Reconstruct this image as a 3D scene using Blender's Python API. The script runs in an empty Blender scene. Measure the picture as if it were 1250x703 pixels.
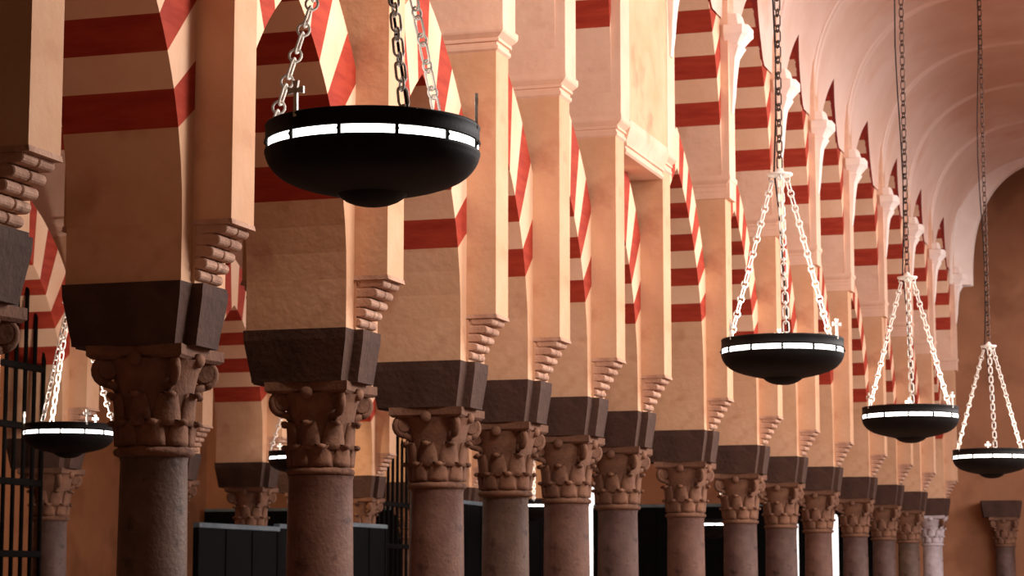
import bpy, math, random
from mathutils import Vector, Matrix
random.seed(4)
C = bpy.context.scene.collection
EYE = 1.6
F = 2777.0
PITCH = math.atan(356.5 / F)
TH = math.atan(879 / 2800.0)
CT, ST = math.cos(TH), math.sin(TH)
UPM = 15.0
KA, KB = 1319.0, 3020.0

# ------------------------------------------------------------------ helpers
def srgb(r, g, b):
    def f(c):
        c /= 255.0
        return c / 12.92 if c < .04045 else ((c + .055) / 1.055) ** 2.4
    return (f(r), f(g), f(b), 1)

def on_row(r, K):
    x = 1504 - K / r
    return Vector(((x - 625) / 2800.0 * UPM * r, UPM * r, 0))

def ray(px, py, Y):
    """world point at forward distance Y seen at pixel px,py (measured once, used as a real place)"""
    a = (px - 625) / F
    b = (351.5 - py) / F
    dy = math.cos(PITCH) - b * math.sin(PITCH)
    dz = math.sin(PITCH) + b * math.cos(PITCH)
    return Vector((a / dy * Y, Y, EYE + dz / dy * Y))

class MB:
    def __init__(s):
        s.v, s.f, s.m, s.s = [], [], [], []
    def add(s, vs, fs, m=0, smooth=False, M=None):
        o = len(s.v)
        s.v += [tuple(M @ Vector(v)) if M is not None else tuple(v) for v in vs]
        s.f += [tuple(i + o for i in f) for f in fs]
        s.m += [m] * len(fs); s.s += [smooth] * len(fs)
    def box(s, a, b, m=0, M=None):
        x0, y0, z0 = a; x1, y1, z1 = b
        s.frust((x0, x1, y0, y1, z0), (x0, x1, y0, y1, z1), m, M)
    def frust(s, lo, hi, m=0, M=None):
        v = []
        for (x0, x1, y0, y1, z) in (lo, hi):
            v += [(x0, y0, z), (x1, y0, z), (x1, y1, z), (x0, y1, z)]
        s.add(v, [(3, 2, 1, 0), (4, 5, 6, 7), (0, 1, 5, 4), (1, 2, 6, 5), (2, 3, 7, 6), (3, 0, 4, 7)], m, False, M)
    def bbox(s, a, b, c=.01, m=0, M=None):
        """box with all its edges chamfered"""
        x0, y0, z0 = a; x1, y1, z1 = b
        rings = [(z0, c), (z0 + c, 0), (z1 - c, 0), (z1, c)]
        v = []
        for z, i in rings:
            X0, X1, Y0, Y1 = x0 + i, x1 - i, y0 + i, y1 - i
            k = c
            v += [(X0 + k, Y0, z), (X1 - k, Y0, z), (X1, Y0 + k, z), (X1, Y1 - k, z), (X1 - k, Y1, z), (X0 + k, Y1, z), (X0, Y1 - k, z), (X0, Y0 + k, z)]
        fs = [tuple(range(7, -1, -1)), tuple(range(24, 32))]
        for j in range(3):
            for i in range(8):
                a_, b_ = j * 8 + i, j * 8 + (i + 1) % 8
                fs.append((a_, b_, b_ + 8, a_ + 8))
        s.add(v, fs, m, False, M)
    def lathe(s, prof, n=32, m=0, smooth=True, M=None, cap=True):
        v, f = [], []
        for r, z in prof:
            for i in range(n):
                t = 2 * math.pi * i / n
                v.append((r * math.cos(t), r * math.sin(t), z))
        for j in range(len(prof) - 1):
            for i in range(n):
                k = (i + 1) % n
                f.append((j * n + i, j * n + k, (j + 1) * n + k, (j + 1) * n + i))
        s.add(v, f, m, smooth, M)
        if cap:
            s.add(v[:n], [tuple(range(n - 1, -1, -1))], m, False, M)
            s.add(v[-n:], [tuple(range(n))], m, False, M)
    def tube(s, pts, r, n=6, m=0, closed=False, smooth=True, M=None):
        pts = [Vector(p) for p in pts]
        N = len(pts); v, f = [], []
        ref = None
        for i, p in enumerate(pts):
            a = pts[(i - 1) % N] if (closed or i > 0) else p
            b = pts[(i + 1) % N] if (closed or i < N - 1) else p
            d = (b - a).normalized()
            if ref is None:
                ref = d.orthogonal().normalized()
            ref = (ref - d * ref.dot(d)).normalized()
            q = d.cross(ref)
            rr = r[i] if isinstance(r, (list, tuple)) else r
            for k in range(n):
                t = 2 * math.pi * k / n
                v.append(p + ref * rr * math.cos(t) + q * rr * math.sin(t))
        for i in range(N if closed else N - 1):
            j = (i + 1) % N
            for k in range(n):
                l = (k + 1) % n
                f.append((i * n + k, i * n + l, j * n + l, j * n + k))
        if not closed:
            f.append(tuple(range(n - 1, -1, -1))); f.append(tuple(range((N - 1) * n, N * n)))
        s.add(v, f, m, smooth, M)
    def ball(s, c, r, n=8, m=0, sc=(1, 1, 1), M=None):
        v, f = [], []
        for j in range(1, n):
            p = math.pi * j / n
            for i in range(n * 2):
                t = math.pi * i / n
                v.append((c[0] + r * sc[0] * math.sin(p) * math.cos(t), c[1] + r * sc[1] * math.sin(p) * math.sin(t), c[2] + r * sc[2] * math.cos(p)))
        w = n * 2
        for j in range(n - 2):
            for i in range(w):
                k = (i + 1) % w
                f.append((j * w + i, (j + 1) * w + i, (j + 1) * w + k, j * w + k))
        v.append((c[0], c[1], c[2] + r * sc[2])); v.append((c[0], c[1], c[2] - r * sc[2]))
        for i in range(w):
            k = (i + 1) % w
            f.append((len(v) - 2, i, k)); f.append((len(v) - 1, (n - 2) * w + k, (n - 2) * w + i))
        s.add(v, f, m, True, M)
    def mesh(s, name, mats):
        me = bpy.data.meshes.new(name)
        me.from_pydata(s.v, [], s.f)
        for x in (mats if isinstance(mats, (list, tuple)) else [mats]):
            me.materials.append(x)
        me.polygons.foreach_set('material_index', s.m)
        me.polygons.foreach_set('use_smooth', s.s)
        me.update()
        return me
    def build(s, name, mats, parent=None, loc=None, rz=None):
        return link(name, s.mesh(name, mats), parent, loc, rz)

def link(name, me, parent=None, loc=None, rz=None):
    o = bpy.data.objects.new(name, me); C.objects.link(o)
    if parent: o.parent = parent
    if loc is not None: o.location = loc
    if rz is not None: o.rotation_euler = (0, 0, rz)
    return o

def thing(name, label, cat, loc, rz=0, group=None):
    o = link(name, None, None, loc, rz)
    return tag(o, label, cat, group)

def tag(o, label=None, cat=None, group=None, kind=None):
    if label: o['label'] = label
    if cat: o['category'] = cat
    if group: o['group'] = group
    if kind: o['kind'] = kind
    return o

def kids(o):
    return [c for c in KID.get(o.name, [])]
KID = {}
def remember():
    KID.clear()
    for o in C.objects:
        if o.parent: KID.setdefault(o.parent.name, []).append(o)

def copy_tree(o, parent=None):
    c = o.copy(); C.objects.link(c)
    if parent: c.parent = parent
    for ch in kids(o): copy_tree(ch, c)
    return c

# ------------------------------------------------------------------ materials
def mat(name, c1, c2, scale=3.0, rough=.85, bump=.25, metal=0.0, detail=8, spots=None, spec=.3, stretch=None, bscale=None, lo=.35, hi=.65):
    m = bpy.data.materials.new(name); m.use_nodes = True
    nt = m.node_tree; N = nt.nodes; L = nt.links
    b = N['Principled BSDF']
    tc = N.new('ShaderNodeTexCoord'); mp = N.new('ShaderNodeMapping')
    L.new(tc.outputs['Object'], mp.inputs[0])
    if stretch: mp.inputs['Scale'].default_value = stretch
    n = N.new('ShaderNodeTexNoise'); n.inputs['Scale'].default_value = scale; n.inputs['Detail'].default_value = detail
    n.inputs['Roughness'].default_value = .6
    L.new(mp.outputs[0], n.inputs['Vector'])
    cr = N.new('ShaderNodeValToRGB')
    cr.color_ramp.elements[0].color = c1; cr.color_ramp.elements[0].position = lo
    cr.color_ramp.elements[1].color = c2; cr.color_ramp.elements[1].position = hi
    L.new(n.outputs['Fac'], cr.inputs[0])
    out = cr.outputs[0]
    if spots:
        n2 = N.new('ShaderNodeTexNoise'); n2.inputs['Scale'].default_value = spots[1]; n2.inputs['Detail'].default_value = 6
        L.new(mp.outputs[0], n2.inputs['Vector'])
        r2 = N.new('ShaderNodeValToRGB'); r2.color_ramp.elements[0].position = spots[2]; r2.color_ramp.elements[1].position = spots[2] + .18
        L.new(n2.outputs['Fac'], r2.inputs[0])
        mx = N.new('ShaderNodeMixRGB'); mx.inputs[2].default_value = spots[0]
        L.new(r2.outputs[0], mx.inputs[0]); L.new(out, mx.inputs[1]); out = mx.outputs[0]
    L.new(out, b.inputs['Base Color'])
    b.inputs['Roughness'].default_value = rough
    b.inputs['Metallic'].default_value = metal
    b.inputs['Specular IOR Level'].default_value = spec
    if bump:
        nb = N.new('ShaderNodeTexNoise'); nb.inputs['Scale'].default_value = bscale or scale * 9; nb.inputs['Detail'].default_value = 6
        L.new(mp.outputs[0], nb.inputs['Vector'])
        bp = N.new('ShaderNodeBump'); bp.inputs['Strength'].default_value = bump; bp.inputs['Distance'].default_value = .02
        L.new(nb.outputs['Fac'], bp.inputs['Height']); L.new(bp.outputs[0], b.inputs['Normal'])
    return m

def emit(name, col, st):
    m = bpy.data.materials.new(name); m.use_nodes = True
    b = m.node_tree.nodes['Principled BSDF']
    b.inputs['Base Color'].default_value = col
    b.inputs['Emission Color'].default_value = col
    b.inputs['Emission Strength'].default_value = st
    return m

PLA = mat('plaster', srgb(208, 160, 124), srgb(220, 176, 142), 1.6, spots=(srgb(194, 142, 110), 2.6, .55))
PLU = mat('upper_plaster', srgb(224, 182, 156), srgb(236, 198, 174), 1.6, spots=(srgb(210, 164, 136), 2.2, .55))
RED = mat('red_paint', srgb(154, 48, 32), srgb(176, 64, 42), 2.2, bump=.12, stretch=(1, 1, 6))
CRM = mat('cream_voussoir', srgb(232, 186, 152), srgb(240, 200, 170), 2.0, bump=.15)
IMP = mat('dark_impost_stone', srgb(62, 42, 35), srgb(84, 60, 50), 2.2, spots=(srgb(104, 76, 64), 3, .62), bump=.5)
CAP = mat('capital_stone', srgb(104, 72, 56), srgb(138, 98, 76), 4, bump=.35, spots=(srgb(78, 50, 40), 6, .58))
def shaft_mat(name, a, b, s): return mat(name, a, b, 3.2, rough=.55, bump=.25, spots=(s, 9, .57))
SH = [shaft_mat('grey_brown_marble', srgb(86, 66, 56), srgb(114, 90, 78), srgb(64, 46, 40)),
      shaft_mat('dark_marble', srgb(84, 62, 56), srgb(112, 86, 78), srgb(60, 42, 38)),
      shaft_mat('reddish_marble', srgb(96, 66, 56), srgb(122, 88, 74), srgb(78, 52, 46)),
      shaft_mat('pale_bluish_marble', srgb(176, 160, 160), srgb(206, 192, 196), srgb(140, 124, 126))]  # last entry: daylight on the last front column, put into a pale bluish colour
CORB = mat('corbel_stone', srgb(176, 134, 112), srgb(206, 166, 142), 5, bump=.4, spots=(srgb(130, 92, 76), 8, .6))
VLT = mat('vault_plaster', srgb(226, 190, 172), srgb(236, 206, 192), .7, bump=.08, spots=(srgb(222, 176, 152), .8, .56))
RIB = mat('white_limewash', srgb(240, 222, 210), srgb(248, 234, 226), 2, bump=.1)
RBM = mat('rib_plaster', srgb(236, 208, 194), srgb(242, 218, 206), 1.2, bump=.08)
SOF = mat('dark_red_soffit', srgb(132, 38, 32), srgb(154, 52, 40), 2, bump=.1)
WAL = mat('brown_wall', srgb(160, 108, 78), srgb(176, 122, 90), .8, spots=(srgb(146, 98, 70), .9, .5))
FLR = mat('floor_stone', srgb(120, 92, 78), srgb(150, 118, 100), 2, rough=.4)
WOOD = mat('ceiling_wood', srgb(70, 44, 30), srgb(96, 62, 42), 2, stretch=(8, 1, 1))
IRON = mat('black_iron', srgb(20, 18, 18), srgb(30, 27, 26), 6, rough=.6, bump=.05, spec=.15)
CHN = mat('chain_steel', srgb(226, 218, 210), srgb(244, 238, 230), 12, rough=.5, bump=.05, metal=.15)
DCHN = mat('dark_chain_steel', srgb(62, 46, 40), srgb(92, 70, 60), 12, rough=.45, bump=.05, metal=.5)
CBL = mat('cable_rubber', srgb(18, 14, 14), srgb(26, 20, 20), 6, rough=.7, bump=0)
DWD = mat('dark_painted_wood', srgb(8, 8, 9), srgb(13, 12, 14), 3, rough=.85, bump=.1, spec=.08)
RAIL = mat('blue_grey_rail', srgb(86, 100, 110), srgb(110, 124, 132), 3, rough=.35, bump=.05)
GLOW = emit('lamp_glass_lit', (1, .95, .87, 1), 5.0)
DAY = emit('daylight_glass', (1, .92, .9, 1), 1.5)
TILE = mat('bronze_bars', srgb(10, 8, 7), srgb(18, 13, 11), 6, rough=.8, bump=.05, spec=.06)

# ------------------------------------------------------------------ heights (above floor)
Z_SH = EYE + .80
Z_IB = EYE + 1.516
Z_IT = EYE + 1.92
Z_CT = EYE + 2.32
Z_AC = EYE + 2.30      # lower arch springing
Z_AA = EYE + 4.05      # lower arch crown
Z_MB = EYE + 4.72
Z_MT = EYE + 4.95
Z_UC = EYE + 5.2       # upper arch springing
Z_UA = EYE + 8.35
Z_TOP = EYE + 9.2
Z_VS = EYE + 7.35      # vault springing
CU, CVP, CVN = .34, .335, -.5   # core half depth along the row, faces across it
PU, PV = .18, .61
RAISE = .3
UU, UV = .19, .675
AV = .57

# ------------------------------------------------------------------ column
def capital_mesh():
    mb = MB()
    H = Z_IB - Z_SH
    prof = [(.235, 0), (.262, .012), (.268, .03), (.262, .048), (.238, .06), (.236, .1), (.243, .3), (.258, .45), (.285, .56), (.32, .63)]
    mb.lathe(prof, 36)
    def leaf(ang, z0, z1, w, rb, curl):
        M = Matrix.Rotation(ang, 4, 'Z')
        n, k = 7, 5
        v, f = [], []
        for j in range(n):
            t = j / (n - 1)
            z = z0 + (z1 - z0) * min(1, t * 1.12) - (0.035 * max(0, (t - .8) / .2) ** 2)
            rr = rb + .012 + .02 * t + curl * max(0, (t - .55) / .45) ** 1.6
            ww = w * (1 - .55 * t ** 2)
            for i in range(k):
                s_ = (i / (k - 1) - .5) * 2
                rad = rr - .03 * s_ * s_ + (.012 if i % 2 == 0 else 0)
                v.append((rad, s_ * ww, z))
        for j in range(n - 1):
            for i in range(k - 1):
                f.append((j * k + i, j * k + i + 1, (j + 1) * k + i + 1, (j + 1) * k + i))
        # closed back so that the leaf has body
        o = len(v)
        v += [(x - .03, y * .95, z - .004) for x, y, z in v]
        for j in range(n - 1):
            for i in range(k - 1):
                f.append((o + j * k + i, o + (j + 1) * k + i, o + (j + 1) * k + i + 1, o + j * k + i + 1))
        rim = [i for i in range(k)] + [j * k + k - 1 for j in range(1, n)] + [(n - 1) * k + i for i in range(k - 2, -1, -1)] + [j * k for j in range(n - 2, 0, -1)]
        for a, b in zip(rim, rim[1:] + rim[:1]): f.append((a, o + a, o + b, b))
        mb.add(v, f, 0, True, M)
        mb.ball((rb + .022 + curl, 0, z1 - .03), .028, 5, 0, (1, 1.25, .8), M)
    for i in range(8): leaf(i * math.pi / 4 + math.pi / 8, .07, .25, .088, .238, .022)
    for i in range(8): leaf(i * math.pi / 4, .2, .43, .095, .25, .035)
    # abacus: concave sided slab
    v, f = [], []
    n = 6
    outline = []
    for q in range(4):
        for i in range(n):
            s_ = i / n * 2 - 1
            d = .30 + .045 * abs(s_) ** 2
            x, y = d, s_ * .335
            a = q * math.pi / 2
            outline.append((x * math.cos(a) - y * math.sin(a), x * math.sin(a) + y * math.cos(a)))
    N = len(outline)
    for z, s_ in ((.63, .93), (.65, 1), (H, 1.0)):
        v += [(x * s_, y * s_, z) for x, y in outline]
    for j in range(2):
        for i in range(N): f.append((j * N + i, j * N + (i + 1) % N, (j + 1) * N + (i + 1) % N, (j + 1) * N + i))
    f.append(tuple(range(N - 1, -1, -1))); f.append(tuple(range(2 * N, 3 * N)))
    mb.add(v, f)
    for q in range(4):
        M = Matrix.Rotation(q * math.pi / 2, 4, 'Z')
        mb.ball((.31, 0, .63), .05, 6, 0, (.8, 1.1, 1), M)
    return mb.mesh('capital', CAP)

def volute_mesh():
    mb = MB()
    pts, rr = [], []
    for i in range(30):
        t = i / 29
        a = -math.pi / 2 + t * 3.6 * math.pi
        R = .088 * (1 - t * .82)
        pts.append((.335 + R * math.cos(a), 0, .565 + R * math.sin(a)))
        rr.append(.03 * (1 - .35 * t))
    mb.tube(pts, rr, 7)
    mb.tube([(.24, 0, .40), (.275, 0, .46), (.335, 0, .477)], [.02, .03, .03], 7)
    M = Matrix.Identity(4)
    mb.lathe([(.06, -.03), (.075, 0), (.06, .03)], 14, 0, True, Matrix.Translation((.335, 0, .565)) @ Matrix.Rotation(math.pi / 2, 4, 'X'))
    return mb.mesh('volute', CAP)

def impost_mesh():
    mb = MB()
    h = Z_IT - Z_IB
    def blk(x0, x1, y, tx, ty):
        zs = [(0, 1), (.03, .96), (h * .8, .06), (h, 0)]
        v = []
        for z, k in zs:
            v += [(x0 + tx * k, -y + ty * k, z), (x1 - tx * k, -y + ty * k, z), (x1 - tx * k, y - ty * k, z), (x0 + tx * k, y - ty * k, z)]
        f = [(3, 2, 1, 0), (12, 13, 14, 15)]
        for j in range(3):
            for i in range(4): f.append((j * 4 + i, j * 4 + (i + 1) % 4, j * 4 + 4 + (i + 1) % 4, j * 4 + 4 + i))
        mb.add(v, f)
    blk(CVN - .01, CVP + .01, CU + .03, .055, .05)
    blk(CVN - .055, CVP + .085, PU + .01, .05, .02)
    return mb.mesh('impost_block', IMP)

def shaft_mesh(r, m):
    mb = MB()
    prof = [(r + .015, 0.26), (r + .012, .3), (r, .34)]
    for i in range(1, 8):
        t = i / 8
        prof.append((r * (1 + .02 * math.sin(math.pi * t) - .05 * t), .34 + (Z_SH - .37) * t))
    prof += [(r * .95, Z_SH - .03), (r * .98, Z_SH)]
    mb.lathe(prof, 40)
    return mb.mesh('shaft', m)

def base_mesh():
    mb = MB()
    mb.bbox((-.34, -.34, 0), (.34, .34, .1), .01)
    mb.lathe([(.33, .1), (.345, .13), (.33, .16), (.29, .175), (.285, .19), (.3, .205), (.305, .22), (.29, .24), (.26, .26)], 32)
    return mb.mesh('base', IMP)

ME_CAP, ME_VOL, ME_IMP, ME_BASE = capital_mesh(), volute_mesh(), impost_mesh(), base_mesh()
ME_SH = {}
def column(P, label, group, r=.24, mi=0, detail=True):
    t = thing('marble_column', label, 'column', (P.x, P.y, 0), -TH, group)
    key = (r, mi)
    if key not in ME_SH: ME_SH[key] = shaft_mesh(r, SH[mi])
    link('shaft', ME_SH[key], t); link('base', ME_BASE, t)
    c = link('capital', ME_CAP, t, (0, 0, Z_SH))
    if mi == 3:
        c.data = ME_CAP_DAYLIT
    for q in range(4):
        link('volute', ME_VOL, c, None, math.pi / 4 + q * math.pi / 2)
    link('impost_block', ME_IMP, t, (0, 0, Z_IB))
    return t
ME_CAP_DAYLIT = ME_CAP.copy(); ME_CAP_DAYLIT.materials[0] = SH[3]  # capital of that column, daylight painted in likewise

# ------------------------------------------------------------------ pier on the column
def core_mesh():
    mb = MB()
    mb.box((CVN, -CU, 0), (CVP, CU, Z_AC - Z_IT))
    mb.box((CVN - .02, -PU, 0), (CVP + .02, PU, Z_AC - Z_IT))
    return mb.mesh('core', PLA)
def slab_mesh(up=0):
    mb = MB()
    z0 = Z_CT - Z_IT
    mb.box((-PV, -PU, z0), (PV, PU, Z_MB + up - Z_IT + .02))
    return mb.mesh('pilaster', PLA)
def corbel_mesh(sign):
    mb = MB()
    z1 = Z_CT - Z_IT
    n = 5
    back = (CVP + .0) if sign > 0 else -(CVN - .0)
    # backing wedge
    mb.frust(tuple(sorted((sign * .28, sign * (back - .05)))) + (-PU + .012, PU - .012, .0), tuple(sorted((sign * .28, sign * (PV - .09)))) + (-PU + .012, PU - .012, z1), 0)
    dz = (z1 - .02) / n
    for k in range(n):
        z = z1 - dz * (k + .5)
        fr = (PV - .045) - ((PV - .045) - back) * ((k + .3) / n) ** .9
        for a, b in ((-PU + .002, -.006), (.006, PU - .002)):
            # rounded slab: half round front, flat sides running back into the pier
            rr, m_ = .034, 7
            out = [(-.15, -rr)] + [(rr * math.cos(-math.pi / 2 + math.pi * q / m_), rr * math.sin(-math.pi / 2 + math.pi * q / m_)) for q in range(m_ + 1)] + [(-.15, rr), (-.165, .012), (-.165, -.012)]
            vs, ns = [], len(out)
            for yy, kk in ((a, .8), (a + .008, 1), (b - .008, 1), (b, .8)):
                vs += [(sign * (fr + px_ * (kk if px_ > 0 else 1)), yy, z + pz_ * kk) for px_, pz_ in out]
            fs = [tuple(range(ns)), tuple(range(4 * ns - 1, 3 * ns - 1, -1))]
            for jj in range(3):
                for q in range(ns): fs.append((jj * ns + q, (jj + 1) * ns + q, (jj + 1) * ns + (q + 1) % ns, jj * ns + (q + 1) % ns))
            mb.add(vs, fs)
    # lip
    x0, x1 = sorted((sign * .3, sign * (PV + .012)))
    y0, y1 = sorted((sign * .3, sign * (PV + .004)))
    mb.frust((x0, x1, -PU - .008, PU + .008, z1 - .015), (y0, y1, -PU - .004, PU + .004, z1 + .02), 0)
    return mb.mesh('roll_corbel', CORB)
def moulding(mb, x, y, z0, z1, m=0, px=.08, py=.05, y1=None):
    """stack of fillets and a flare around a block of half sizes x,y"""
    h = z1 - z0
    st = [(0, .0), (.02, .022), (.05, .022), (.055, .008), (.085, .008), (.09, .03), (.115, .03), (.12, .02), (h * .72, .9), (h * .8, 1.0), (h, 1.0)]
    v, f = [], []
    for z, k in st:
        kx = k if k > .5 else k / px
        a, b = x + kx * px, y + kx * py
        bb = (y1 + kx * py) if y1 is not None else b
        v += [(-a, -b, z0 + z), (a, -b, z0 + z), (a, bb, z0 + z), (-a, bb, z0 + z)]
    n = len(st)
    f = [(3, 2, 1, 0), tuple(range(4 * n - 4, 4 * n))]
    for j in range(n - 1):
        for i in range(4): f.append((j * 4 + i, j * 4 + (i + 1) % 4, j * 4 + 4 + (i + 1) % 4, j * 4 + 4 + i))
    mb.add(v, f, m)
def mould_mesh(up=0):
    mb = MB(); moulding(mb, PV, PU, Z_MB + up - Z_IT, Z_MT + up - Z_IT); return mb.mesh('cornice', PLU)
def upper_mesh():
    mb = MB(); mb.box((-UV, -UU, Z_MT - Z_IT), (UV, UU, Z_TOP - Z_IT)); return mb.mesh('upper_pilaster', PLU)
def bracket_mesh():
    """white bracket that carries a vault rib: tapering tail, flaring cup, abacus"""
    mb = MB()
    z = lambda h: EYE + h - Z_IT
    st = [(6.1, .02, .05), (6.34, .05, .07), (6.5, .06, .085), (6.7, .08, .1), (6.84, .1, .12), (6.93, .15, .15), (6.98, .18, .17), (7.01, .16, .16), (7.1, .23, .22), (7.14, .27, .25), (7.25, .27, .25), (7.27, .18, .19), (7.42, .14, .16)]
    v, f = [], []
    for h, d, w in st:
        v += [(UV - .05, -w, z(h)), (UV + d * .75, -w, z(h)), (UV + d, -w * .7, z(h)), (UV + d, w * .7, z(h)), (UV + d * .75, w, z(h)), (UV - .05, w, z(h))]
    n = 6
    for j in range(len(st) - 1):
        for i in range(n): f.append((j * n + i, j * n + (i + 1) % n, (j + 1) * n + (i + 1) % n, (j + 1) * n + i))
    f.append(tuple(range(n - 1, -1, -1))); f.append(tuple(range(len(v) - n, len(v))))
    mb.add(v, f)
    return mb.mesh('bracket', RIB)
ME_CORE, ME_SLAB, ME_CR, ME_CL, ME_MO, ME_UP, ME_BR = core_mesh(), slab_mesh(), corbel_mesh(1), corbel_mesh(-1), mould_mesh(), upper_mesh(), bracket_mesh()

ME_SLAB2, ME_MO2 = slab_mesh(RAISE), mould_mesh(RAISE)
def pier(P, label, group, bracket=False, up=False):
    t = thing('stone_pier', label, 'pier', (P.x, P.y, Z_IT), -TH, group)
    for nm, me in (('core', ME_CORE), ('pilaster', ME_SLAB2 if up else ME_SLAB), ('roll_corbel', ME_CR), ('roll_corbel', ME_CL), ('cornice', ME_MO2 if up else ME_MO), ('upper_pilaster', ME_UP)):
        link(nm, me, t)
    if bracket:
        link('bracket', ME_BR, t)
    return t

# ------------------------------------------------------------------ arches
def arch_curve(a, h, off=0.0, R=None):
    R = R or (a * a + h * h) / (2 * a)
    ta = math.acos(max(-1, min(1, (R - a) / (R + off))))
    return R, ta
def arch_mb(S, face, h, v0, v1, T, s0, w, leg=0.0, pad=0.0, Rc=None):
    """arch between two supports S apart whose faces stand 'face' from their centres; local origin at springing, mid bay"""
    a = S / 2 - face
    R, ta = arch_curve(a, h, 0, Rc)
    _, te = arch_curve(a, h, T, Rc)
    L = R * ta
    m = max(2, round((L - s0) / w - .5))
    seg = (L - s0) / (m + .5)
    cuts = [(0, 3), (s0, 3)]
    marks = [0, s0] + [s0 + seg * (i + 1) for i in range(m)] + [L]
    mb = MB()
    for side in (-1, 1):
        for k in range(len(marks) - 1):
            mi = 0 if k == 0 else (1 if (k - 1) % 2 == 0 else 2)
            n = 3
            for q in range(n):
                A = marks[k] + (marks[k + 1] - marks[k]) * q / n
                B = marks[k] + (marks[k + 1] - marks[k]) * (q + 1) / n
                pts = []
                for s_ in (A, B):
                    ti = s_ / R
                    u = (a - R) + R * math.cos(ti); z = R * math.sin(ti)
                    tx = ti * te / ta
                    ue = (a - R) + (R + T) * math.cos(tx); ze = (R + T) * math.sin(tx)
                    lim = S / 2 - pad
                    if s_ == 0: ue = lim
                    if ue > lim:
                        ue = lim
                    pts.append((max(0, u), z, max(0, ue), ze))
                (ua, za, xa, ya), (ub, zb, xb, yb) = pts
                if side < 0:
                    vs = [(v, -p, zz) for v in (v0, v1) for p, zz in ((ua, za), (ub, zb), (xb, yb), (xa, ya))]
                else:
                    vs = [(v, p, zz) for v in (v0, v1) for p, zz in ((ua, za), (ub, zb), (xb, yb), (xa, ya))]
                fs = [(0, 1, 2, 3), (7, 6, 5, 4), (0, 4, 5, 1), (2, 6, 7, 3)]
                if side > 0: fs = [tuple(reversed(x)) for x in fs]
                mb.add(vs, fs, mi)
                if side > 0:
                    pass
    if leg:
        for sd in (-1, 1):
            y0, y1 = sorted((sd * a, sd * (S / 2 - pad)))
            mb.box((v0, y0, -leg), (v1, y1, 0), 0)
    return mb, a, R, ta, te

ME_LOW, ME_UPA, ME_SP = {}, {}, {}
def lower_arch(P, Q, label, group, up=0.0):
    S = round((Q - P).length, 3)
    if S not in ME_LOW:
        if up:
            mb, *_ = arch_mb(S, CU, 2.5, CVN, CVP, .45, .72, .25, leg=up, Rc=None)
        else:
            mb, *_ = arch_mb(S, CU, 0, CVN, CVP, .66, .62, .255, Rc=2.4)
        ME_LOW[S] = mb.mesh('horseshoe_arch', [PLA, RED, CRM])
    M = (P + Q) / 2
    o = link('striped_lower_arch', ME_LOW[S], None, (M.x, M.y, Z_AC + up), -TH)
    tag(o, label, 'arch', group)
def upper_arch(P, Q, label, group):
    S = round((Q - P).length, 3)
    M = (P + Q) / 2
    t = thing('striped_upper_arch', label, 'arch', (M.x, M.y, Z_UC), -TH, group)
    if S not in ME_UPA:
        T = .55
        mb, a, R, ta, te = arch_mb(S, UU, Z_UA - Z_UC, -AV, AV, T, .72, .31, pad=UU - .02)
        ME_UPA[S] = mb.mesh('voussoirs', [PLU, RED, CRM])
        # spandrel wall above the ring
        sp = MB(); n = 14
        tops = []
        for i in range(n + 1):
            tx = te * i / n
            u = (a - R) + (R + T) * math.cos(tx); z = (R + T) * math.sin(tx)
            tops.append((min(max(u, 0), S / 2 - UU + .02), z))
        zt = Z_TOP - Z_UC
        for sd in (-1, 1):
            for (ua, za), (ub, zb) in zip(tops, tops[1:]):
                if za > zt: continue
                vs = [(v, sd * p, zz) for v in (-AV, AV) for p, zz in ((ua, za), (ub, zb), (ub, zt), (ua, zt))]
                fs = [(0, 1, 2, 3), (7, 6, 5, 4), (0, 4, 5, 1)]
                if sd > 0: fs = [tuple(reversed(x)) for x in fs]
                sp.add(vs, fs)
        ME_SP[S] = sp.mesh('spandrel', PLU)
    link('voussoirs', ME_UPA[S], t); link('spandrel', ME_SP[S], t)
    return t

# ------------------------------------------------------------------ rows
RA = [.832, 1, 1.184, 1.358, 1.487, 1.624, 1.76, 1.98, 2.2, 2.4, 2.617, 2.874, 3.11, 3.35, 3.62]
PA = [on_row(r, KA) for r in RA]
PA = [PA[0] * 1, *PA[1:]]
RB = [1.92, 2.09, 2.325, 2.52, 2.68, 2.84, 3.02, 3.2, 3.4, 3.62]
PB = [on_row(r, KB) for r in RB]
ORD = ['first', 'second', 'third', 'fourth', 'fifth', 'sixth', 'seventh', 'eighth', 'ninth', 'tenth', 'eleventh', 'twelfth', 'thirteenth', 'fourteenth', 'fifteenth', 'sixteenth']
SHM = {0: (.24, 1), 1: (.232, 0), 2: (.265, 2), 3: (.25, 2), 4: (.235, 0), 5: (.25, 2), 6: (.24, 1), 7: (.25, 2), 8: (.25, 1), 9: (.255, 1), 10: (.24, 2), 11: (.24, 1), 12: (.24, 1), 13: (.24, 0), 14: (.24, 3), 15: (.24, 3)}
desc_c = {0: 'dark column at the far left edge, mostly outside the photo, nearest of the front row',
          1: 'thick grey-brown marble column under the big dark pier right of the left edge',
          2: 'mottled brown marble column below and left of the largest hanging lamp',
          3: 'reddish marble column directly below the largest hanging lamp'}
desc_p = {0: 'plaster pier cut off by the left edge, with a roll corbel at its lower right',
          1: 'brown shaded plaster pier left of the largest lamp, dark impost below it',
          2: 'plaster pier directly behind the left half of the largest lamp',
          3: 'plaster pier behind the right side of the largest lamp, cornice above it'}
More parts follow.
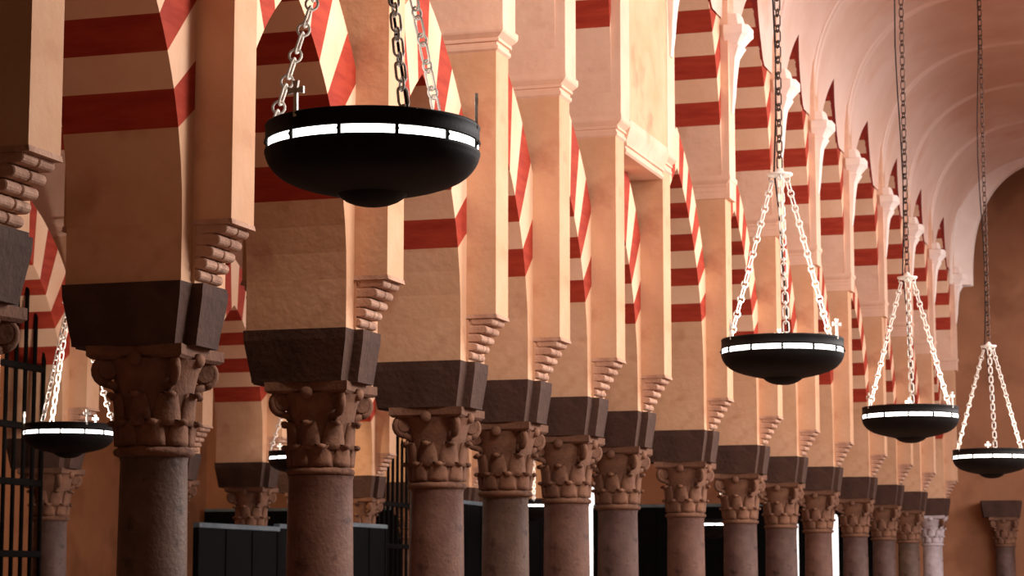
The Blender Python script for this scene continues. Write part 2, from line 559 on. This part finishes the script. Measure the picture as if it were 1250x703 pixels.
for i, P in enumerate(PA):
    r, mi = SHM[i]
    column(P, desc_c.get(i, f'{["grey mottled","dark","reddish brown","pale bluish"][mi] if mi != 0 else "grey-brown"} marble column, {ORD[i]} from the left in the front row of the arcade'), 'columns of the front arcade', r, mi)
    pier(P, desc_p.get(i, f'pink plaster pier standing on the {ORD[i]} column from the left of the front arcade'), 'piers of the front arcade', bracket=(i >= 6), up=(i >= 7))
for i in range(len(PA) - 1):
    lower_arch(PA[i], PA[i + 1], f'red and cream striped lower arch between the {ORD[i]} and {ORD[i+1]} columns of the front arcade', 'lower arches of the front arcade', RAISE if i >= 6 else 0)
    if i != 5:
        upper_arch(PA[i], PA[i + 1], f'red and cream striped upper arch above the {ORD[i]} and {ORD[i+1]} columns of the front arcade', 'upper arches of the front arcade')
# closed upper bay between sixth and seventh
P, Q = PA[5], PA[6]
S = (Q - P).length
M_ = (P + Q) / 2
t = thing('closed_upper_bay', 'plain plaster wall panel with a sloping cornice where the upper arch is walled up', 'wall panel', (M_.x, M_.y, Z_MT), -TH)
mb = MB(); mb.box((-UV + .02, -S / 2 + UU, -.0), (UV - .005, S / 2 - UU, Z_TOP - Z_MT)); mb.build('panel', PLA, t)
mb = MB(); moulding(mb, PV - .002, S / 2 - UU - .03, -.34, .02, 0); mb.build('cornice', PLU, t)

for i, P in enumerate(PB):
    column(P, f'dark marble column of the rear arcade, {ORD[i]} from the left, seen between the front columns', 'columns of the rear arcade', .24, 1)
    pier(P, f'plaster pier of the rear arcade on its {ORD[i]} column from the left', 'piers of the rear arcade')
for i in range(len(PB) - 1):
    lower_arch(PB[i], PB[i + 1], f'striped lower arch of the rear arcade between its {ORD[i]} and {ORD[i+1]} columns', 'lower arches of the rear arcade')
    upper_arch(PB[i], PB[i + 1], f'striped upper arch of the rear arcade above its {ORD[i]} and {ORD[i+1]} columns', 'upper arches of the rear arcade')

# ------------------------------------------------------------------ vault over the nave
def loc_frame():
    """matrix from (v,u,z) with origin at second front pillar to the world"""
    return Matrix.Translation(PA[1]) @ Matrix.Rotation(-TH, 4, 'Z')
FR = loc_frame()
u_of = lambda r: (r - 1) * UPM / CT
UA = [u_of(r) for r in RA]
VC, VR, VH = 3.35, 2.75, 2.75
VN = 2.5
def spow(x, p): return math.copysign(abs(x) ** p, x)      # nave axis, half width, rise
def vault_pt(z):     # v on the left haunch for a height above springing
    k = max(0, min(1, z / VH))
    return VC - VR * math.sqrt(max(0, 1 - k * k))
vm = MB(); sm = MB()
for i in range(6, len(PA) - 1):
    u0, u1 = UA[i], UA[i + 1]
    S = u1 - u0; a = S / 2 - UU; h = Z_UA - Z_UC
    R, ta = arch_curve(a, h)
    mid = (u0 + u1) / 2
    def zopen(u):
        d = min(abs(u - mid), a)
        ct_ = (d - (a - R)) / R
        return Z_UC + R * math.sqrt(max(0, 1 - ct_ * ct_)) if ct_ <= 1 else Z_UC
    us = [u0] + [mid - a + 2 * a * k / 32 for k in range(33)] + [u1]
    nt = 28
    cols = []
    for u in us:
        zo = max(0.0, zopen(u) - Z_VS) if abs(u - mid) <= a + 1e-6 else 0.0
        t0 = math.asin(min(1, (zo / VH) ** (VN / 2)))
        cols.append([(VC - VR * spow(math.cos(t0 + (math.pi - t0) * j / nt), 2 / VN), u, Z_VS + VH * spow(math.sin(t0 + (math.pi - t0) * j / nt), 2 / VN)) for j in range(nt + 1)])
    o = [c for col in cols for c in col]
    f = []
    for c in range(len(us) - 1):
        for j in range(nt):
            f.append((c * (nt + 1) + j, c * (nt + 1) + j + 1, (c + 1) * (nt + 1) + j + 1, (c + 1) * (nt + 1) + j))
    vm.add(o, f, 0, True)
    edge = [col[0] for col in cols]
    for A, B in zip(edge, edge[1:]):
        if A[2] > Z_VS + .01 or B[2] > Z_VS + .01:
            sm.add([A, B, (AV - .01, B[1], B[2]), (AV - .01, A[1], A[2])], [(0, 1, 2, 3)], 0, True)
v_ob = vm.build('ceiling', VLT); v_ob.matrix_world = FR; tag(v_ob, kind='structure')
s_ob = sm.build('ceiling_lunettes', SOF, v_ob)
# transverse ribs
def rib_mesh(wd=.15, proj=.09):
    mb = MB()
    prof = [(-wd, 0), (-wd, .05), (-wd * .75, .07), (-wd * .55, .03), (-wd * .35, proj), (-wd * .12, proj), (0, proj * .75), (wd * .12, proj), (wd * .35, proj), (wd * .55, .03), (wd * .75, .07), (wd, .05), (wd, 0)]
    n = 48
    v, f = [], []
    for i in range(n + 1):
        t = math.pi * i / n
        for y, d in prof:
            v.append((-(VR - d + .02) * spow(math.cos(t), 2 / VN), y, (VH - d + .02) * spow(math.sin(t), 2 / VN)))
    k = len(prof)
    for i in range(n):
        for j in range(k - 1): f.append((i * k + j, i * k + j + 1, (i + 1) * k + j + 1, (i + 1) * k + j))
    mb.add(v, f, 0, False)
    return mb
ME_RIB = rib_mesh().mesh('vault_rib', RBM)
for i in range(6, len(PA) - 1):
    w = FR @ Vector((VC, UA[i], Z_VS + .04))
    o = link('vault_rib', ME_RIB, None, w, -TH)
    tag(o, f'white moulded vault rib springing from the bracket above the {ORD[i]} front column', 'vault rib', 'ribs of the white vault')
# end arch, heavier
w = FR @ Vector((VC, UA[-1] + .1, Z_VS - .35))
mb = MB()
ME_END = rib_mesh(.45, .5).mesh('end_arch', RIB)
o = link('end_arch', ME_END, None, w, -TH); o.scale = (1.0, 1, 1.32)
tag(o, 'wide white moulded arch closing the vault in front of the brown end wall', 'arch')

# ------------------------------------------------------------------ shell
def placed(mb, name, m, kind='structure', label=None, cat=None):
    o = mb.build(name, m); o.matrix_world = FR
    tag(o, label, cat, None, kind)
    return o
UEND = UA[-1] - 3.6
mb = MB(); mb.box((-30, -30, -.3), (9, UEND + 9, 0)); placed(mb, 'floor', FLR)
mb = MB(); mb.box((-20.5, UEND + 6, 0), (9, UEND + 6.5, 13)); placed(mb, 'wall_end', WAL)
mb = MB(); mb.box((-20.5, -8, 0), (-20, UEND + 6, 13)); placed(mb, 'wall_left', WAL)
mb = MB()
mb.box((-20, -8, Z_TOP), (.66, UEND + 6, Z_TOP + .3)); mb.box((.66, -8, Z_TOP + 1.6), (7, UA[6], Z_TOP + 1.9))
placed(mb, 'ceiling_timber', WOOD)

# ------------------------------------------------------------------ lamps
def link_tube(mb, A, M, L, W, r):
    """one oval link, long axis local z, wide axis local x"""
    pts = []
    h = L / 2 - W / 2
    for i in range(7):
        t = math.pi * i / 6
        pts.append((W / 2 * math.cos(t), 0, h + W / 2 * math.sin(t)))
    for i in range(7):
        t = math.pi + math.pi * i / 6
        pts.append((W / 2 * math.cos(t), 0, -h + W / 2 * math.sin(t)))
    if h < 1e-4: pts = pts[:6] + pts[7:13]
    mb.tube(pts, r, 5, 0, True, True, M)
def chain_mb(A, B, face, pitch=.147, wire=.0075):
    """chain from A to B, long links lie in the plane holding 'face'"""
    A, B, face = Vector(A), Vector(B), Vector(face).normalized()
    d = B - A; L = d.length; z = d.normalized()
    x = (face - z * face.dot(z)).normalized(); y = z.cross(x)
    mb = MB(); n = max(1, round(L / pitch)); p = L / n
    for i in range(n):
        c = A + z * (p * (i + .38))
        M = Matrix.Translation(c) @ Matrix((x, y, z)).transposed().to_4x4()
        link_tube(mb, c, M, p * .8, .05, wire)
        c = A + z * (p * (i + .88))
        M = Matrix.Translation(c) @ Matrix((y, -x, z)).transposed().to_4x4()
        link_tube(mb, c, M, p * .47, p * .47, wire)
    return mb
RL = .55
def lamp(loc, top, phase, label, light=60, rz=0, hub=1.52, chain_m=None):
    """loc: centre of the bowl at the rim top"""
    t = thing('hanging_lamp', label, 'lamp', loc, 0, 'round iron lamps hanging on chains')
    # rim band
    mb = MB(); mb.lathe([(RL - .012, 0), (RL, 0), (RL + .006, -.01), (RL + .002, -.02), (RL + .002, -.078), (RL + .008, -.086), (RL, -.092), (RL - .012, -.092), (RL - .012, 0)], 72, cap=False); rm = mb.build('rim', IRON, t)
    mb = MB(); mb.lathe([(RL - .016, -.09), (RL - .004, -.092), (RL - .004, -.138), (RL - .016, -.14), (RL - .016, -.09)], 72, cap=False); gr = mb.build('glass_ring', GLOW, t)
    # bowl, closed shell
    out = [(.552, -.158), (.549, -.172), (.543, -.188), (.533, -.206), (.518, -.226), (.495, -.25), (.465, -.272), (.42, -.294), (.36, -.314), (.29, -.332), (.22, -.347), (.168, -.357)]
    prof = [(RL - .02, -.137), (RL + .006, -.137), (RL + .006, -.148)] + out + [(.0001, out[-1][1] + .0)]
    inn = [(max(r_ - .02, .0001), z_ + .012) for r_, z_ in reversed(out)]
    mb = MB(); mb.lathe(prof + [(.0001, out[-1][1] + .012)] + inn + [(RL - .02, -.137)], 72, cap=False); bw = mb.build('bowl', IRON, t)
    zb = out[-1][1]
    mb = MB(); mb.lathe([(.2, zb + .02), (.178, zb + .0), (.162, zb - .014), (.135, zb - .032), (.1, zb - .046), (.06, zb - .055), (.0001, zb - .06)], 40, cap=False); mb.build('boss', IRON, bw)
    # bolts dividing the ring of light
    for k in range(12):
        a = math.radians(phase - 4 + 30 * k)
        M = Matrix.Rotation(a, 4, 'Z')
        mb = MB(); mb.bbox((RL - .006, -.009, -.15), (RL + .006, .009, -.08), .002, 0, M); mb.ball((RL + .005, 0, -.112), .012, 5, 0, (1, 1, 1), M)
        mb.build('bolt', IRON, gr)
    # three chains, three crosses
    H = Vector((0, 0, hub))
    for k in range(3):
        a = math.radians(phase + 120 * k)
        e = Vector(((RL - .01) * math.cos(a), (RL - .01) * math.sin(a), -.0))
        tan = Vector((-math.sin(a), math.cos(a), 0))
        mb = chain_mb(e, H + Vector((.07 * math.cos(a), .07 * math.sin(a), -.02)), tan)
        mb.build('chain', chain_m or CHN, t)
        mb = MB(); mb.tube([e + Vector((0, 0, -.05)), e + Vector((0, 0, .012))], .012, 6); mb.build('eyelet', CHN, rm)
        a2 = a - math.radians(61)
        M = Matrix.Translation(((RL - .004) * math.cos(a2), (RL - .004) * math.sin(a2), 0)) @ Matrix.Rotation(math.radians(rz + 18 + 120 * k), 4, 'Z')
        mb = MB()
        mb.frust((-.011, .011, -.008, .008, -.03), (-.009, .009, -.008, .008, .1), 0, M)
        for dx, dz in ((1, 0), (-1, 0), (0, 1), (0, -1)):
            if dx: mb.add([(0, -.008, .094), (0, .008, .094), (0, .008, .112), (0, -.008, .112), (dx * .046, -.008, .085), (dx * .046, .008, .085), (dx * .046, .008, .121), (dx * .046, -.008, .121)], [(0, 1, 2, 3), (7, 6, 5, 4), (0, 4, 5, 1), (1, 5, 6, 2), (2, 6, 7, 3), (3, 7, 4, 0)], 0, False, M)
        mb.frust((-.007, .007, -.008, .008, .1), (-.017, .017, -.008, .008, .152), 0, M)
        mb.build('cross', CHN, t)
    # hub and suspension
    mb = MB(); mb.lathe([(.03, -.05), (.055, -.035), (.11, -.02), (.118, -.008), (.115, .004), (.05, .014), (.03, .04), (.012, .06)], 28)
    Mh = Matrix.Translation(H)
    for i, v in enumerate(mb.v): mb.v[i] = tuple(Mh @ Vector(v))
    mb.build('hub', CHN, t)
    chain_mb(H + Vector((0, 0, .05)), Vector((0, 0, top)), (1, .25, 0)).build('suspension_chain', DCHN, t)
    pts = [Vector((-.05 + .03 * math.sin(i * .9), .02, hub + .02 + (top - hub) * i / 12)) for i in range(13)]
    ca = math.radians(phase + 240)
    ce = Vector((RL * math.cos(ca), RL * math.sin(ca), -.04))
    pts = [ce.lerp(Vector((-.05, .02, hub)), q / 5) + Vector((.018, 0, 0)) for q in range(5)] + pts
    MBc = MB(); MBc.tube(pts, .008, 6); MBc.build('cable', CBL, t)
    # bulb inside the bowl
    mb = MB(); mb.ball((0, 0, -.12), .06, 8, 0, (1, 1, 1.2)); mb.build('bulb', GLOW, t)
    ld = bpy.data.lights.new('lamp_light', 'POINT'); ld.energy = light * 1.05; ld.color = (1, .84, .72); ld.shadow_soft_size = .22
    lo = bpy.data.objects.new('lamp_light', ld); C.objects.link(lo); lo.parent = t; lo.location = (0, 0, .16)
    return t
def lamp_at(px, py, w, top_z, phase, label, light=60, rz=0, cm=None):
    Y = 2 * RL * 2800 / w
    p = ray(px, py, Y)
    return lamp(p, top_z - p.z, phase, label, light, rz, chain_m=cm)
lamp_at(455, 155, 267, Z_TOP + 1.6, 50, 'largest hanging lamp, black round iron bowl with a ring of light, upper left', 8, 75)
lamp_at(955, 414, 150, Z_VS + VH, 27, 'black bowl lamp hanging on chains in front of the pale vault wall, second largest', 60, 10)
lamp_at(1111, 497, 117, Z_VS + VH, 22, 'black bowl lamp on chains, between the second largest lamp and the right edge', 50, 30)
lamp_at(1210, 549, 93, Z_VS + VH, 24, 'black bowl lamp cut off by the right edge of the photo', 40, 5)
lamp_at(84, 518, 110, Z_TOP, 5, 'small lit bowl lamp at the lower left behind the front columns', 150, 15)
lamp_at(370, 551, 84, Z_TOP, 200, 'tiny lit bowl lamp half hidden behind the third front column', 18)
lamp_at(652, 611, 66, Z_TOP, 90, 'tiny lit bowl lamp seen between the fifth and sixth front columns', 40)
lamp_at(872, 634, 62, Z_TOP, 60, 'tiny lit bowl lamp seen between the eighth and ninth front columns', 30)

# ------------------------------------------------------------------ things behind the arcade
def grille(P, Q, tops, label, off=0, pitch=.24, rails=(1.0, 2.9, 3.5), rad=.03):
    d = (Q - P); L = d.length; rz = math.atan2(d.y, d.x)
    t = thing('iron_grille', label, 'grille', (P.x, P.y, 0), rz)
    n = int(L / pitch)
    for i in range(n + 1):
        h = tops(i / n)
        mb = MB(); x = L * i / n
        mb.tube([(x, 0, .02), (x, 0, h)], rad, 6); mb.frust((x - .03, x + .03, -.03, .03, h), (x - .003, x + .003, -.003, .003, h + .18))
        mb.build('bar', TILE, t)
    for z in rails:
        mb = MB(); mb.bbox((0, -.035, z), (L, .035, z + .09), .01); mb.build('rail', TILE, t)
def along(P, Q, s): return P + (Q - P) * s
GO = FR.to_3x3() @ Vector((.9, 0, 0))
grille(PB[0] + GO * .1, along(PB[1], PB[2], -.12) + GO * .1, lambda s: 5.95 - (.9 * (s * 3 % 1)), 'tall black iron grille with uneven spikes at the lower left edge', rails=(1.9, 2.85, 3.6, 4.4))
grille(along(PB[5], PB[6], .05) + GO * .1, along(PB[6], PB[7], -.05) + GO * .1, lambda s: 4.5 - .3 * (s > .6), 'dark iron grille between the third and fourth front columns', rails=(2.2, 3.0))
def screen(P, Q, h, label):
    d = (Q - P); L = d.length; rz = math.atan2(d.y, d.x)
    t = thing('wooden_screen', label, 'screen', (P.x, P.y, 0), rz, 'dark screens behind the front arcade')
    mb = MB(); mb.bbox((0, -.03, .02), (L, .03, h - .06), .005); mb.build('panel', DWD, t)
    mb = MB(); mb.bbox((-.03, -.06, h - .06), (L + .03, .06, h + .02), .01); mb.build('top_rail', RAIL, t)
    for x in (0, L / 3, 2 * L / 3, L):
        mb = MB(); mb.bbox((x - .04, -.05, .0), (x + .04, .05, h - .06), .008); mb.build('post', DWD, t)
scr = [(2, 3, 2.45), (3, 4, 2.5), (4, 5, 2.6), (6, 7, 3.2), (7, 8, 3.2), (8, 9, 3.2)]
scl = ['black wooden screen with a blue-grey top rail between the second and third front columns'] + [f'dark screen low between the {ORD[a]} and {ORD[b]} columns of the rear arcade' for a, b, h in scr[1:]]
for (a, b, h), lb in zip(scr, scl):
    screen(PB[a] + FR.to_3x3() @ Vector((.46, .02, 0)), PB[b] + FR.to_3x3() @ Vector((.46, -.02, 0)), h, lb)
# bright openings in the end wall
def end_window(i, px0, px1, py0, py1):
    """a real window on the end wall, found from where the photograph shows it"""
    Yp = None
    n = FR.to_3x3() @ Vector((0, 1, 0)); o = FR @ Vector((0, UEND + 5.95, 0))
    def hit(px, py):
        d = ray(px, py, 1.0) - Vector((0, 0, EYE)); e = Vector((0, 0, EYE))
        s = (o - e).dot(n) / d.dot(n)
        return FR.inverted() @ (e + d * s)
    a, b = hit(px0, py1), hit(px1, py0)
    z0, z1 = max(.3, a.z), b.z
    mb = MB(); m = 10
    v = [(a.x, UEND + 5.95, z0), (b.x, UEND + 5.95, z0)]
    w = b.x - a.x
    for k in range(m + 1):
        t = math.pi * k / m
        v.append((a.x + w / 2 + w / 2 * math.cos(t), UEND + 5.95, z1 + w / 2 * math.sin(t)))
    mb.add(v, [tuple(range(len(v)))])
    o_ = placed(mb, f'window_{i}', DAY)
    fr = MB(); pts = [(p[0], p[1] - .03, p[2]) for p in v]
    fr.tube(pts, .05, 6, 0, True); c = fr.build('window_frame', IRON, o_)
def end_v(px):
    d = ray(px, 650, 1.0) - Vector((0, 0, EYE)); e = Vector((0, 0, EYE))
    n = FR.to_3x3() @ Vector((0, 1, 0)); o = FR @ Vector((0, UEND + 5.9, 0))
    return (FR.inverted() @ (e + d * ((o - e).dot(n) / d.dot(n)))).x
ed = [-19.8, end_v(714), end_v(730), end_v(969), end_v(981), end_v(1012), end_v(1028), end_v(1090)]
for a, b, lb in ((ed[0], ed[1], 'left of the first bright window'), (ed[2], ed[3], 'between the first and second bright windows'), (ed[4], ed[5], 'between the two right-hand bright windows'), (ed[6], ed[7], 'right of the last bright window')):
    screen((FR @ Vector((a, UEND + 5.6, 0))), (FR @ Vector((b, UEND + 5.6, 0))), 3.5, 'dark wooden screen along the far end wall, ' + lb)
end_window(1, 716, 728, 598, 720)
end_window(2, 1014, 1026, 632, 720)
end_window(3, 972, 977, 640, 720)
end_window(4, 655, 661, 570, 600)

Pn = Vector(((1228 - 625) / 2800 * UPM * 3.72, UPM * 3.72, 0))
column(Pn, 'dark lone marble column by the brown end wall at the right edge', None, .25, 1)
# ------------------------------------------------------------------ light
W = bpy.data.worlds.new('World'); bpy.context.scene.world = W; W.use_nodes = True
bg = W.node_tree.nodes['Background']; bg.inputs[0].default_value = (1, .50, .26, 1); bg.inputs[1].default_value = .085
def area(name, loc, to, sx, sy, en, col):
    d = bpy.data.lights.new(name, 'AREA'); d.shape = 'RECTANGLE'; d.size = sx; d.size_y = sy; d.energy = en; d.color = col
    o = bpy.data.objects.new(name, d); C.objects.link(o); o.location = loc
    o.rotation_euler = (Vector(to) - Vector(loc)).to_track_quat('-Z', 'Y').to_euler()
    return o
w = lambda v, u, z: FR @ Vector((v, u, z))
area('window_light', w(11, 15.5, 7.5), w(0, 12, 6.5), 10, 4, 1650, (1, .93, .91))  # unseen area light added for the daylight from the open nave side
area('window_light', w(9, 4.6, 6.8), w(0, 1, 5.6), 3, 2, 560, (1, .94, .93))  # added to brighten the nave-facing strips of the nearest piers
area('window_light', w(4, 1.5, 8.4), w(0, 4, 5), 1.6, 1.6, 300, (1, .84, .74))  # added above the view to brighten the third front pier, no window there
area('window_light', w(12, 11, 9), w(0, 20, 6.5), 6, 4, 880, (1, .80, .68))  # added to brighten camera-facing sides from the eighth pier on
area('window_light', w(13, 30, 7), w(0, 32, 6.5), 18, 5, 1900, (1, .90, .87))  # unseen light added along the far nave and vault
area('window_light', w(-2.2, 27, 6.5), w(-9, 23, 4), 2, 2, 260, (1, .93, .9))  # added in the aisle to whiten the rear piers' nave-facing sides
area('window_light', w(-12, 20, 8), w(-20, 30, 4), 3, 2, 1100, (1, .72, .46))  # unseen warm light added to turn the left wall orange
area('window_light', w(-7, 33, 7), w(-9, 46, 4), 2, 2, 150, (1, .66, .42))  # added to warm the end wall behind the second grille
area('window_light', w(4.5, UA[13] - 1, 5), w(0, UA[14], 4.5), 1.5, 1.5, 60, (.86, .88, 1))  # area light added for the bluish daylight on the last pier

# ------------------------------------------------------------------ camera
cd = bpy.data.cameras.new('Camera'); cam = bpy.data.objects.new('Camera', cd); C.objects.link(cam)
cam.location = (0, 0, EYE)
cam.rotation_euler = (math.pi / 2 + PITCH, 0, 0)
cd.sensor_width = 36; cd.lens = 36 * F / 1250
cd.clip_end = 500
cd.dof.use_dof = True; cd.dof.focus_distance = 12.0; cd.dof.aperture_fstop = 8
bpy.context.scene.camera = cam
vs = bpy.context.scene.view_settings
vs.view_transform = 'Standard'; vs.look = 'None'; vs.gamma = 1; vs.use_curve_mapping = False; vs.exposure = 0.0
